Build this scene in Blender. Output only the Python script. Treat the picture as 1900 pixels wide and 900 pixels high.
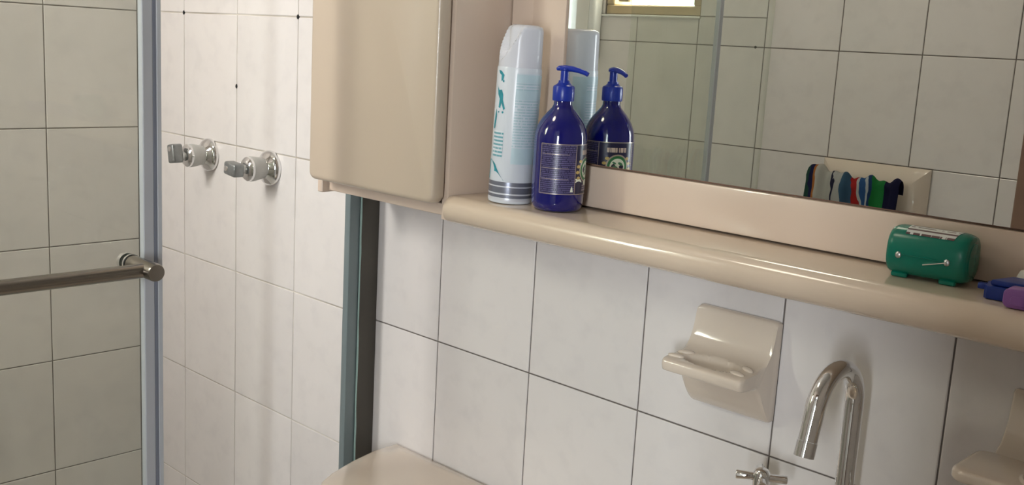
import bpy, bmesh, math, random
from mathutils import Vector, Matrix

random.seed(7)
for o in list(bpy.data.objects):
    bpy.data.objects.remove(o)
S = bpy.context.scene
COL = S.collection
PI = math.pi

# ------------------------------------------------------------------ camera
# solved from the 20 x 25 cm tile grid: x right along the mirror wall, y into it, z up (0 = a grout row)
CAM = Vector((1.19267, -1.09597, 0.47154))
YAW, PITCH, ROLL, FPX = 0.75959, -0.18584, 0.05599, 1944.07
fw = Vector((-math.sin(YAW)*math.cos(PITCH), math.cos(YAW)*math.cos(PITCH), math.sin(PITCH)))
rt = Vector((math.cos(YAW), math.sin(YAW), 0))
up = rt.cross(fw)
r2 = rt*math.cos(ROLL) + up*math.sin(ROLL)
u2 = -rt*math.sin(ROLL) + up*math.cos(ROLL)
cd = bpy.data.cameras.new('camera'); cam = bpy.data.objects.new('camera', cd); COL.objects.link(cam)
m3 = Matrix((r2, u2, -fw)).transposed()
cam.matrix_world = Matrix.Translation(CAM) @ m3.to_4x4()
cd.sensor_fit = 'HORIZONTAL'; cd.sensor_width = 36; cd.lens = FPX/1900*36; cd.clip_start = 0.02
S.camera = cam

# ------------------------------------------------------------------ light
WL, WR, WB, WF = -1.0, 1.45, 0.0, -1.299           # left, right, mirror and window walls
FZ, CZ = -0.90, 1.50                               # floor, ceiling
WIN = (-0.715, -0.398, 0.572, 1.13)                # window opening in wall_front
DOOR = (0.44, 1.30, FZ, 1.15)                      # doorway in wall_front

HWIN = (1.54, 2.04, -0.05, 1.05)                   # unseen hallway window, added to send light through the doorway
w = bpy.data.worlds.new('world'); S.world = w; w.use_nodes = True
bg = w.node_tree.nodes['Background']
bg.inputs[0].default_value = (0.92, 0.96, 1.0, 1); bg.inputs[1].default_value = 4.0

def area(name, loc, target, sx, sy, power, col):
    l = bpy.data.lights.new(name, 'AREA'); l.shape = 'RECTANGLE'; l.size = sx; l.size_y = sy
    l.energy = power; l.color = col
    o = bpy.data.objects.new(name, l); COL.objects.link(o); o.location = loc
    o.rotation_euler = (Vector(target)-Vector(loc)).to_track_quat('-Z', 'Y').to_euler()
    return o
area('daylight', ((WIN[0]+WIN[1])/2, WF-0.22, (WIN[2]+WIN[3])/2+0.05), (-0.95, 0, -0.45), 0.38, 0.60, 45, (1.0, 0.945, 0.91))
area('hall_added_light', ((HWIN[0]+HWIN[1])/2+0.06, -2.95, (HWIN[2]+HWIN[3])/2+0.03), (0.35, 0, 0.2), 0.36, 1.05, 98, (0.925, 0.94, 1.0))  # light behind the added hallway window

vs = S.view_settings
vs.view_transform = 'Standard'; vs.look = 'None'; vs.gamma = 1; vs.use_curve_mapping = False
vs.exposure = 0.0

# ------------------------------------------------------------------ materials
def lin(c):
    return tuple(((v/255)/12.92 if v/255 <= 0.04045 else ((v/255+0.055)/1.055)**2.4) for v in c)

def mat(name, rgb, rough=0.5, metal=0.0, var=0.06, scale=12.0, coat=0.0, trans=0.0, ior=1.45, bump=0.0, bscale=200.0, spec=0.5):
    """Principled with a little procedural mottling of the colour; rgb is linear"""
    m = bpy.data.materials.new(name); m.use_nodes = True
    nt = m.node_tree; b = nt.nodes['Principled BSDF']
    b.inputs['Roughness'].default_value = rough; b.inputs['Metallic'].default_value = metal
    b.inputs['Coat Weight'].default_value = coat; b.inputs['Coat Roughness'].default_value = 0.06
    b.inputs['Transmission Weight'].default_value = trans; b.inputs['IOR'].default_value = ior
    b.inputs['Specular IOR Level'].default_value = spec
    tc = nt.nodes.new('ShaderNodeTexCoord')
    n = nt.nodes.new('ShaderNodeTexNoise'); n.inputs['Scale'].default_value = scale; n.inputs['Detail'].default_value = 4
    nt.links.new(tc.outputs['Object'], n.inputs['Vector'])
    mx = nt.nodes.new('ShaderNodeMix'); mx.data_type = 'RGBA'
    mx.inputs[6].default_value = (*[max(0, c*(1-var)) for c in rgb], 1)
    mx.inputs[7].default_value = (*[min(1, c*(1+var)) for c in rgb], 1)
    nt.links.new(n.outputs['Fac'], mx.inputs[0]); nt.links.new(mx.outputs[2], b.inputs['Base Color'])
    if bump:
        n2 = nt.nodes.new('ShaderNodeTexNoise'); n2.inputs['Scale'].default_value = bscale
        nt.links.new(tc.outputs['Object'], n2.inputs['Vector'])
        bp = nt.nodes.new('ShaderNodeBump'); bp.inputs['Strength'].default_value = bump; bp.inputs['Distance'].default_value = 0.002
        nt.links.new(n2.outputs['Fac'], bp.inputs['Height']); nt.links.new(bp.outputs[0], b.inputs['Normal'])
    return m

def tile_mat(name, rgb):
    m = mat(name, rgb, rough=0.22, var=0.05, scale=9, spec=0.5)
    nt = m.node_tree; b = nt.nodes['Principled BSDF']
    src = b.inputs['Base Color'].links[0].from_socket
    oi = nt.nodes.new('ShaderNodeObjectInfo')
    mr = nt.nodes.new('ShaderNodeMapRange'); mr.inputs[3].default_value = 0.965; mr.inputs[4].default_value = 1.03
    nt.links.new(oi.outputs['Random'], mr.inputs[0])
    vm = nt.nodes.new('ShaderNodeVectorMath'); vm.operation = 'SCALE'
    nt.links.new(src, vm.inputs[0]); nt.links.new(mr.outputs[0], vm.inputs['Scale'])
    # cloudy blotches in the glaze
    tc = nt.nodes.new('ShaderNodeTexCoord'); mp = nt.nodes.new('ShaderNodeVectorMath'); mp.operation = 'ADD'
    nt.links.new(tc.outputs['Object'], mp.inputs[0]); nt.links.new(oi.outputs['Location'], mp.inputs[1])
    ns = nt.nodes.new('ShaderNodeTexNoise'); ns.inputs['Scale'].default_value = 26; ns.inputs['Detail'].default_value = 5
    nt.links.new(mp.outputs[0], ns.inputs['Vector'])
    rp = nt.nodes.new('ShaderNodeValToRGB'); rp.color_ramp.elements[0].position = 0.32; rp.color_ramp.elements[1].position = 0.5
    rp.color_ramp.elements[0].color = (0.955, 0.955, 0.96, 1); rp.color_ramp.elements[1].color = (1, 1, 1, 1)
    nt.links.new(ns.outputs['Fac'], rp.inputs[0])
    v2 = nt.nodes.new('ShaderNodeVectorMath'); v2.operation = 'MULTIPLY'
    nt.links.new(vm.outputs[0], v2.inputs[0]); nt.links.new(rp.outputs[0], v2.inputs[1])
    nt.links.new(v2.outputs[0], b.inputs['Base Color'])
    return m

def grout_mat():
    m = mat('grout', (0.15, 0.13, 0.12), 0.9, var=0.3, scale=30); nt = m.node_tree; b = nt.nodes['Principled BSDF']
    src = b.inputs['Base Color'].links[0].from_socket
    tc = nt.nodes.new('ShaderNodeTexCoord'); sp = nt.nodes.new('ShaderNodeSeparateXYZ'); nt.links.new(tc.outputs['Object'], sp.inputs[0])
    n = nt.nodes.new('ShaderNodeTexNoise'); n.inputs['Scale'].default_value = 6; nt.links.new(tc.outputs['Object'], n.inputs['Vector'])
    mr = nt.nodes.new('ShaderNodeMapRange'); mr.inputs[1].default_value = -0.21; mr.inputs[2].default_value = -0.14; mr.inputs[3].default_value = 1; mr.inputs[4].default_value = 0
    nt.links.new(sp.outputs[0], mr.inputs[0])
    rp = nt.nodes.new('ShaderNodeValToRGB'); rp.color_ramp.elements[0].position = 0.38; rp.color_ramp.elements[1].position = 0.62
    rp.color_ramp.elements[0].color = (0.38, 0.34, 0.29, 1); rp.color_ramp.elements[1].color = (0.64, 0.60, 0.54, 1); nt.links.new(n.outputs['Fac'], rp.inputs[0])
    mx = nt.nodes.new('ShaderNodeMix'); mx.data_type = 'RGBA'
    nt.links.new(mr.outputs[0], mx.inputs[0]); nt.links.new(src, mx.inputs[6]); nt.links.new(rp.outputs[0], mx.inputs[7]); nt.links.new(mx.outputs[2], b.inputs['Base Color'])
    return m

def glass_mat(name, tint, rough=0.02, gl=0.08):
    """thin architectural pane: tinted see-through plus a fresnel mirror layer"""
    m = bpy.data.materials.new(name); m.use_nodes = True; nt = m.node_tree
    nt.nodes.remove(nt.nodes['Principled BSDF']); out = nt.nodes['Material Output']
    t = nt.nodes.new('ShaderNodeBsdfTransparent'); t.inputs[0].default_value = (*tint, 1)
    g = nt.nodes.new('ShaderNodeBsdfGlossy'); g.inputs['Roughness'].default_value = rough; g.inputs[0].default_value = (0.9, 0.95, 0.93, 1)
    lw = nt.nodes.new('ShaderNodeLayerWeight'); lw.inputs[0].default_value = 0.5
    pw = nt.nodes.new('ShaderNodeMath'); pw.operation = 'POWER'; pw.inputs[1].default_value = 5; nt.links.new(lw.outputs['Facing'], pw.inputs[0])
    f = nt.nodes.new('ShaderNodeMath'); f.operation = 'MULTIPLY_ADD'; f.inputs[1].default_value = 0.95; f.inputs[2].default_value = 0.035; nt.links.new(pw.outputs[0], f.inputs[0])
    x = nt.nodes.new('ShaderNodeMixShader')
    nt.links.new(f.outputs[0], x.inputs[0]); nt.links.new(t.outputs[0], x.inputs[1]); nt.links.new(g.outputs[0], x.inputs[2])
    # faint limescale film
    d = nt.nodes.new('ShaderNodeBsdfDiffuse'); d.inputs[0].default_value = (0.75, 0.78, 0.72, 1)
    tc = nt.nodes.new('ShaderNodeTexCoord'); n = nt.nodes.new('ShaderNodeTexNoise'); n.inputs['Scale'].default_value = 7; n.inputs['Detail'].default_value = 6
    nt.links.new(tc.outputs['Object'], n.inputs['Vector'])
    mr = nt.nodes.new('ShaderNodeMapRange'); mr.inputs[1].default_value = 0.35; mr.inputs[2].default_value = 0.75; mr.inputs[3].default_value = gl*0.3; mr.inputs[4].default_value = gl
    nt.links.new(n.outputs['Fac'], mr.inputs[0])
    y = nt.nodes.new('ShaderNodeMixShader')
    nt.links.new(mr.outputs[0], y.inputs[0]); nt.links.new(x.outputs[0], y.inputs[1]); nt.links.new(d.outputs[0], y.inputs[2])
    nt.links.new(y.outputs[0], out.inputs[0])
    return m

def print_mat(name, paper, ink, rows, words, fill=0.55, rough=0.3, seed=0.0):
    """lines of tiny unreadable print from the UV map: rows across v, word gaps along u"""
    m = bpy.data.materials.new(name); m.use_nodes = True; nt = m.node_tree; b = nt.nodes['Principled BSDF']
    b.inputs['Roughness'].default_value = rough
    uv = nt.nodes.new('ShaderNodeUVMap'); sp = nt.nodes.new('ShaderNodeSeparateXYZ'); nt.links.new(uv.outputs[0], sp.inputs[0])
    def mth(op, a, bb=None):
        n = nt.nodes.new('ShaderNodeMath'); n.operation = op
        for i, v in enumerate((a, bb)):
            if v is None: continue
            if isinstance(v, (int, float)): n.inputs[i].default_value = v
            else: nt.links.new(v, n.inputs[i])
        return n.outputs[0]
    rv = mth('MULTIPLY', sp.outputs[1], rows)
    line = mth('LESS_THAN', mth('FRACT', rv), fill)
    cb = nt.nodes.new('ShaderNodeCombineXYZ')
    nt.links.new(mth('MULTIPLY', sp.outputs[0], words), cb.inputs[0]); nt.links.new(mth('ADD', mth('MULTIPLY', mth('FLOOR', rv), 7.31), seed), cb.inputs[1])
    n = nt.nodes.new('ShaderNodeTexNoise'); n.inputs['Scale'].default_value = 1.0; n.inputs['Detail'].default_value = 3
    nt.links.new(cb.outputs[0], n.inputs['Vector'])
    mask = mth('MULTIPLY', line, mth('GREATER_THAN', n.outputs['Fac'], 0.42))
    mx = nt.nodes.new('ShaderNodeMix'); mx.data_type = 'RGBA'
    mx.inputs[6].default_value = (*paper, 1); mx.inputs[7].default_value = (*ink, 1)
    nt.links.new(mask, mx.inputs[0]); nt.links.new(mx.outputs[2], b.inputs['Base Color'])
    return m

M = {}
M['tile'] = tile_mat('glazed_tile', (0.71, 0.675, 0.66))
M['grout_dark'] = mat('grout', (0.16, 0.135, 0.12), 0.9, var=0.3, scale=30)
M['grout_mix'] = grout_mat()
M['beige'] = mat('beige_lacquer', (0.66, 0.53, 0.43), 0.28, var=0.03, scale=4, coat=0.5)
M['dimmed_doorbeige'] = mat('door_lacquer_dimmed', (0.53, 0.44, 0.345), 0.3, var=0.03, scale=4, coat=0.4)  # darker beige: the weaker light on the door is put into its colour
M['shelf'] = mat('shelf_lacquer', (0.65, 0.53, 0.415), 0.22, var=0.03, scale=6, coat=0.7)
M['white'] = mat('white_paint', (0.78, 0.77, 0.74), 0.6, var=0.03)
M['floor'] = mat('floor_tile', (0.42, 0.38, 0.33), 0.4, var=0.15)
M['chrome'] = mat('chrome', (0.80, 0.80, 0.80), 0.06, 1.0, var=0.02)
M['dullchrome'] = mat('dull_chrome', (0.56, 0.57, 0.57), 0.3, 1.0, var=0.15, scale=60)
M['steel'] = mat('brushed_steel', (0.29, 0.265, 0.235), 0.26, 1.0, var=0.1, scale=40)
M['rubber'] = mat('black_rubber', (0.02, 0.02, 0.02), 0.6)
M['bronze'] = mat('bronze_aluminium', (0.075, 0.068, 0.058), 0.45, 0.3, var=0.15)
M['sealgrey'] = mat('grey_seal', (0.17, 0.21, 0.22), 0.35, var=0.1)
M['sealteal'] = mat('teal_seal', (0.33, 0.47, 0.44), 0.3, var=0.2, scale=40)
M['plastic_clear'] = mat('cloudy_plastic', (0.50, 0.53, 0.58), 0.3, var=0.06)
M['plastic_dark'] = mat('smoky_plastic', (0.20, 0.22, 0.28), 0.25, var=0.06)
M['plastic_mid'] = mat('greyblue_plastic', (0.46, 0.48, 0.53), 0.25, var=0.06)
M['glass'] = glass_mat('shower_glass', (0.962, 0.976, 0.942))
M['winglass'] = glass_mat('window_glass', (0.95, 0.97, 0.96), gl=0.05)
M['ceramic'] = mat('cream_ceramic', (0.68, 0.59, 0.50), 0.08, var=0.02, coat=0.6)
M['brown'] = mat('brown_wood', (0.22, 0.13, 0.09), 0.45, var=0.2, scale=18)
M['gold'] = mat('gold_window_frame', (0.48, 0.36, 0.20), 0.35, var=0.06)
M['spot'] = mat('dark_mould', (0.015, 0.015, 0.015), 0.9)

def mirror_mat():
    m = mat('mirror_silver', (0.92, 0.955, 0.93), 0.0, 1.0, var=0.0)
    return m
M['mirror'] = mirror_mat()

# ------------------------------------------------------------------ mesh helpers (world coordinates)
def B(): return bmesh.new()

def box(bm, x0, x1, y0, y1, z0, z1, bev=0.0, seg=2, mtx=None):
    t = bmesh.new()
    bmesh.ops.create_cube(t, size=1.0)
    bmesh.ops.scale(t, vec=(x1-x0, y1-y0, z1-z0), verts=t.verts)
    bmesh.ops.translate(t, vec=((x0+x1)/2, (y0+y1)/2, (z0+z1)/2), verts=t.verts)
    if bev: bmesh.ops.bevel(t, geom=list(t.edges), offset=bev, segments=seg, affect='EDGES', profile=0.5)
    if mtx is not None: t.transform(mtx)
    merge(bm, t)
    return bm

def merge(bm, t):
    me = bpy.data.meshes.new('tmp'); t.to_mesh(me); t.free(); bm.from_mesh(me); bpy.data.meshes.remove(me)

def lathe(bm, prof, n=40, mtx=None):
    """prof: (r, z) from bottom to top about the local z axis"""
    t = bmesh.new(); rings = []
    for r, z in prof:
        if r < 1e-6: rings.append([t.verts.new((0, 0, z))])
        else: rings.append([t.verts.new((r*math.cos(2*PI*i/n), r*math.sin(2*PI*i/n), z)) for i in range(n)])
    for a, b in zip(rings, rings[1:]):
        for i in range(n):
            j = (i+1) % n
            if len(a) == 1 and len(b) == 1: continue
            if len(a) == 1: t.faces.new((a[0], b[j], b[i]))
            elif len(b) == 1: t.faces.new((a[i], a[j], b[0]))
            else: t.faces.new((a[i], a[j], b[j], b[i]))
    if len(rings[0]) > 1: t.faces.new(list(reversed(rings[0])))
    if len(rings[-1]) > 1: t.faces.new(rings[-1])
    if mtx is not None: t.transform(mtx)
    merge(bm, t); return bm

def axis_mtx(origin, direction):
    return Matrix.Translation(origin) @ Vector(direction).to_track_quat('Z', 'Y').to_matrix().to_4x4()

def tube(bm, pts, r, n=20, caps=True):
    pts = [Vector(p) for p in pts]; rs = r if isinstance(r, (list, tuple)) else [r]*len(pts)
    t = bmesh.new(); rings = []; nrm = None
    for i, p in enumerate(pts):
        d = (pts[min(i+1, len(pts)-1)]-pts[max(i-1, 0)]).normalized()
        if nrm is None:
            nrm = d.orthogonal().normalized()
        else:
            nrm = (nrm - d*nrm.dot(d)).normalized()
        bn = d.cross(nrm)
        rings.append([t.verts.new(p + rs[i]*(nrm*math.cos(2*PI*k/n)+bn*math.sin(2*PI*k/n))) for k in range(n)])
    for a, b in zip(rings, rings[1:]):
        for k in range(n): t.faces.new((a[k], a[(k+1) % n], b[(k+1) % n], b[k]))
    if caps:
        t.faces.new(list(reversed(rings[0]))); t.faces.new(rings[-1])
    merge(bm, t); return bm

def prism(bm, poly, axis, a0, a1, bev=0.0, seg=2):
    """extrude a closed polygon along an axis: 'x' poly=(y,z), 'y' poly=(x,z), 'z' poly=(x,y)"""
    t = bmesh.new()
    def P(a, p): return {'x': (a, p[0], p[1]), 'y': (p[0], a, p[1]), 'z': (p[0], p[1], a)}[axis]
    v0 = [t.verts.new(P(a0, p)) for p in poly]; v1 = [t.verts.new(P(a1, p)) for p in poly]
    f0 = t.faces.new(v0); f1 = t.faces.new(list(reversed(v1)))
    n = len(poly)
    for i in range(n): t.faces.new((v0[(i+1) % n], v0[i], v1[i], v1[(i+1) % n]))
    bmesh.ops.recalc_face_normals(t, faces=t.faces)
    if bev:
        bmesh.ops.bevel(t, geom=list(f0.edges)+list(f1.edges), offset=bev, segments=seg, affect='EDGES', profile=0.5)
    merge(bm, t); return bm

def ellipsoid(bm, c, rx, ry, rz, mtx=None, u=16, v=10):
    t = bmesh.new(); bmesh.ops.create_uvsphere(t, u_segments=u, v_segments=v, radius=1)
    bmesh.ops.scale(t, vec=(rx, ry, rz), verts=t.verts)
    if mtx is not None: t.transform(mtx)
    bmesh.ops.translate(t, vec=c, verts=t.verts)
    merge(bm, t); return bm

def cyl_patch(bm, c, r, a0, a1, z0, z1, n=14, nz=2):
    """patch of a vertical cylinder, azimuths in degrees, with a UV map"""
    uvl = bm.loops.layers.uv.verify()
    g = [[bm.verts.new((c[0]+r*math.cos(math.radians(a0+(a1-a0)*i/n)), c[1]+r*math.sin(math.radians(a0+(a1-a0)*i/n)), z0+(z1-z0)*j/nz)) for i in range(n+1)] for j in range(nz+1)]
    for j in range(nz):
        for i in range(n):
            f = bm.faces.new((g[j][i], g[j][i+1], g[j+1][i+1], g[j+1][i]))
            for l, (a, b_) in zip(f.loops, ((i, j), (i+1, j), (i+1, j+1), (i, j+1))): l[uvl].uv = (a/n, b_/nz)
    return bm

def cyl_shape(bm, c, r, ac, zc, pts):
    """flat printed shape wrapped on a vertical cylinder; pts in metres around (ac, zc)"""
    vs_ = [bm.verts.new((c[0]+r*math.cos(math.radians(ac)+px/r), c[1]+r*math.sin(math.radians(ac)+px/r), zc+pz)) for px, pz in pts]
    cen = bm.verts.new((c[0]+r*math.cos(math.radians(ac)+sum(p[0] for p in pts)/len(pts)/r), c[1]+r*math.sin(math.radians(ac)+sum(p[0] for p in pts)/len(pts)/r), zc+sum(p[1] for p in pts)/len(pts)))
    for i in range(len(vs_)): bm.faces.new((cen, vs_[i], vs_[(i+1) % len(vs_)]))
    return bm

def cyl_ring(bm, c, r, ac, zc, ri, ro, n=28, a0=0, a1=360):
    pts = []
    full = (a1-a0 == 360)
    m_ = n if full else n+1
    V = []
    for i in range(m_):
        a = math.radians(a0+(a1-a0)*i/n)
        V.append([bm.verts.new((c[0]+r*math.cos(math.radians(ac)+q*math.cos(a)/r), c[1]+r*math.sin(math.radians(ac)+q*math.cos(a)/r), zc+q*math.sin(a))) for q in (ri, ro)])
    for i in range(n):
        j = (i+1) % m_
        bm.faces.new((V[i][0], V[i][1], V[j][1], V[j][0]))
    return bm

def rounded_rect(x0, x1, z0, z1, r, n=6):
    out = []
    for cx, cz, a in ((x1-r, z1-r, 0), (x0+r, z1-r, 90), (x0+r, z0+r, 180), (x1-r, z0+r, 270)):
        for i in range(n+1):
            q = math.radians(a+90*i/n); out.append((cx+r*math.cos(q), cz+r*math.sin(q)))
    return out

def link(name, bm, m, parent=None, smooth=35, keepn=False):
    if not keepn: bmesh.ops.recalc_face_normals(bm, faces=bm.faces)
    me = bpy.data.meshes.new(name); bm.to_mesh(me); bm.free()
    if parent is not None: me.transform(parent['_inv'] if False else INV[parent.name])
    o = bpy.data.objects.new(name, me); COL.objects.link(o)
    me.materials.append(m if not isinstance(m, str) else M[m])
    if smooth:
        for p in me.polygons: p.use_smooth = True
        me.set_sharp_from_angle(angle=math.radians(smooth))
    if parent is not None:
        o.parent = parent
        INV[o.name] = INV[parent.name]          # sub-parts share the frame of their part (part sits at the thing's origin)
    return o
INV = {}

def thing(name, label, cat, loc, group=None):
    o = bpy.data.objects.new(name, None); COL.objects.link(o); o.location = loc; o.empty_display_size = 0.05
    o['label'] = label; o['category'] = cat
    if group: o['group'] = group
    INV[o.name] = Matrix.Translation(-Vector(loc))
    return o

def single(name, bm, m, label, cat, loc, group=None, smooth=35):
    """a thing that is one mesh, its origin at loc"""
    o = link(name, bm, m, None, smooth); o.data.transform(Matrix.Translation(-Vector(loc))); o.location = loc
    o['label'] = label; o['category'] = cat
    if group: o['group'] = group
    INV[o.name] = Matrix.Translation(-Vector(loc))
    return o

def struct(name, bm, m, smooth=35):
    o = link(name, bm, m, None, smooth); o['kind'] = 'structure'; INV[o.name] = Matrix.Identity(4)
    return o

# ------------------------------------------------------------------ room shell
GAP, TD = 0.0022, 0.007
TW, TH = 0.20, 0.25
_tile_cache = {}
def tile_mesh(wd, ht):
    k = (round(wd, 4), round(ht, 4))
    if k not in _tile_cache:
        bm = B(); c = 0.0011
        f = [(-wd/2+c, 0, -ht/2+c), (wd/2-c, 0, -ht/2+c), (wd/2-c, 0, ht/2-c), (-wd/2+c, 0, ht/2-c)]
        g = [(-wd/2, c*0.7, -ht/2), (wd/2, c*0.7, -ht/2), (wd/2, c*0.7, ht/2), (-wd/2, c*0.7, ht/2)]
        h = [(x, TD, z) for x, y, z in g]
        F, G, H = ([bm.verts.new(v) for v in q] for q in (f, g, h))
        bm.faces.new(F)
        for a, b in ((F, G), (G, H)):
            for i in range(4): bm.faces.new((a[i], b[i], b[(i+1) % 4], a[(i+1) % 4]))
        bmesh.ops.recalc_face_normals(bm, faces=bm.faces)
        me = bpy.data.meshes.new('tile'); bm.to_mesh(me); bm.free(); me.materials.append(M['tile'])
        _tile_cache[k] = me
    return _tile_cache[k]

def cut(rects, hole):
    out = []
    for x0, x1, z0, z1 in rects:
        hx0, hx1, hz0, hz1 = hole
        if hx1 <= x0 or hx0 >= x1 or hz1 <= z0 or hz0 >= z1: out.append((x0, x1, z0, z1)); continue
        if hz0 > z0: out.append((x0, x1, z0, hz0))
        if hz1 < z1: out.append((x0, x1, hz1, z1))
        a, b = max(z0, hz0), min(z1, hz1)
        if hx0 > x0: out.append((x0, hx0, a, b))
        if hx1 < x1: out.append((hx1, x1, a, b))
    return out

def tiled(wall, u0, u1, z0, z1, place, rotz, holes=()):
    """place(u) -> world xy of the tile face; u runs along the wall on the 20 cm grid"""
    k0, k1 = math.floor(u0/TW+1e-6), math.ceil(u1/TW-1e-6)
    j0, j1 = math.floor(z0/TH+1e-6), math.ceil(z1/TH-1e-6)
    for j in range(j0, j1):
        for k in range(k0, k1):
            rs = [(max(u0, k*TW), min(u1, (k+1)*TW), max(z0, j*TH), min(z1, (j+1)*TH))]
            for h in holes: rs = cut(rs, h)
            for a, b, c, d in rs:
                if b-a < 0.012 or d-c < 0.012: continue
                o = bpy.data.objects.new('tile', tile_mesh(b-a-GAP, d-c-GAP)); COL.objects.link(o)
                x, y = place((a+b)/2)
                o.location = (x, y, (c+d)/2)
                o.rotation_euler = (random.uniform(-1, 1)*0.0014, 0, rotz+random.uniform(-1, 1)*0.0014)
                o.parent = wall

REC = 0.0016
bm = B(); box(bm, WL-0.12, WR+0.12, WB+REC, WB+0.12, FZ-0.1, CZ); wall_back = struct('wall_back', bm, 'grout_mix', 0)
bm = B(); box(bm, WL-0.12, WL-REC, WF-0.12, WB+REC, FZ-0.1, CZ); wall_left = struct('wall_left', bm, 'grout_dark', 0)
bm = B(); box(bm, WR+REC, WR+0.12, WF-0.12, WB+REC, FZ-0.1, CZ); wall_right = struct('wall_right', bm, 'grout_dark', 0)
bm = B()
for a, b, c, d in cut(cut([(WL-REC, WR+REC, FZ-0.1, CZ)], WIN), (DOOR[0], DOOR[1], FZ-0.2, DOOR[3])):
    box(bm, a, b, WF-0.12, WF-REC, c, d)
wall_front = struct('wall_front', bm, 'grout_dark', 0)
bm = B(); box(bm, WL-0.12, 2.4, -2.7, WB+0.12, FZ-0.1, FZ); struct('floor', bm, 'floor', 0)
bm = B(); box(bm, WL-0.12, 2.4, -2.7, WB+0.12, CZ, CZ+0.1); struct('ceiling', bm, 'white', 0)
tiled(wall_back, WL, WR, FZ, CZ, lambda u: (u, WB), 0)
tiled(wall_left, WF, WB, FZ, CZ, lambda u: (WL, u), PI/2)
tiled(wall_front, WL, WR, FZ, CZ, lambda u: (u, WF), PI, holes=(WIN, DOOR))
tiled(wall_right, WF, WB, FZ, CZ, lambda u: (WR, u), -PI/2)
# the hallway behind the doorway
bm = B()
for a, b, c, d in cut([(-0.5, 2.4, FZ, CZ)], HWIN): box(bm, a, b, -2.7, -2.6, c, d)
struct('wall_hall_back', bm, 'white', 0)
bm = B(); x0, x1, z0, z1 = HWIN
for q in ((x0, x1, z0, z0+0.04), (x0, x1, z1-0.04, z1), (x0, x0+0.04, z0+0.04, z1-0.04), (x1-0.04, x1, z0+0.04, z1-0.04), ((x0+x1)/2-0.02, (x0+x1)/2+0.02, z0+0.04, z1-0.04)):
    box(bm, q[0], q[1], -2.68, -2.62, q[2], q[3], 0.003, 1)
win2 = struct('added_hall_window', bm, 'white')  # added window frame, no such window is in view
for a, b in ((x0+0.04, (x0+x1)/2-0.02), ((x0+x1)/2+0.02, x1-0.04)):
    bm = B(); box(bm, a, b, -2.652, -2.648, z0+0.04, z1-0.04); link('pane', bm, 'winglass', win2, 0)
bm = B(); box(bm, -0.5, -0.4, -2.6, WF-0.121, FZ, CZ); struct('wall_hall_left', bm, 'white', 0)
bm = B(); box(bm, 2.3, 2.4, -2.6, WF-0.121, FZ, CZ); struct('wall_hall_right', bm, 'white', 0)
bm = B(); box(bm, WR+0.121, 2.3, WF-0.12, WF-0.02, FZ, CZ); struct('wall_hall_front', bm, 'white', 0)
# dark spots in the grout joints
for i, (x, y, z) in enumerate(((-0.8, 0, 0.5), (-0.4, 0, 0.5), (-0.6, 0, 0.365))):
    bm = B(); ellipsoid(bm, (x, y, z), 0.0034, 0.0022, 0.0044, u=10, v=6); link('dark_spot', bm, 'spot', wall_back)
bm = B(); ellipsoid(bm, (-0.225, WF, 0.5), 0.0034, 0.0022, 0.0036, u=10, v=6); link('dark_spot', bm, 'spot', wall_front)

# window: gold frame, two panes, latch, sill
bm = B(); x0, x1, z0, z1 = WIN; fy0, fy1 = WF-0.075, WF-0.004
for q in ((x0, x1, z0, z0+0.026), (x0, x1, z1-0.026, z1), (x0, x0+0.026, z0+0.026, z1-0.026), (x1-0.026, x1, z0+0.026, z1-0.026)):
    box(bm, q[0], q[1], fy0, fy1, q[2], q[3], 0.003, 1)
win = struct('window_1', bm, 'gold')
bm = B(); box(bm, x0+0.026, x1-0.026, fy0+0.035, fy0+0.039, z0+0.026, z1-0.026); link('pane', bm, 'winglass', win, 0)
bm = B(); box(bm, -0.665, -0.63, fy1-0.001, fy1+0.012, z0+0.034, z0+0.056, 0.003); link('latch', bm, 'gold', win)
bm = B(); box(bm, x0-0.01, x1+0.004, WF-0.004, WF+0.006, z0-0.006, z0-0.0005, 0.001, 1); link('window_sill', bm, 'white', win)

# white box added in place of an unidentified white shape beside the window
bm = B(); box(bm, -0.885, -0.7215, WF+0.0008, WF+0.042, 0.44, 1.08, 0.010, 3)
hb = thing('stand_in_box', 'smooth white upright box added for an unidentified white shape beside the small window', 'stand-in box', (-0.80, WF, 0.44))
link('housing', bm, mat('white_plastic', (0.84, 0.85, 0.86), 0.3, var=0.02), hb)
bm = B(); box(bm, -0.868, -0.738, WF+0.0422, WF+0.045, 0.46, 1.06, 0.001, 1); link('front_cover', bm, 'white', hb)

# door casing
bm = B(); dx0, dx1, _, dz = DOOR
for q in ((dx0, dx0+0.07, FZ, dz), (dx1-0.07, dx1, FZ, dz), (dx0+0.07, dx1-0.07, dz-0.07, dz)):
    box(bm, q[0], q[1], WF-0.125, WF+0.014, q[2], q[3], 0.003, 1)
struct('door_1', bm, 'brown')

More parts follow.
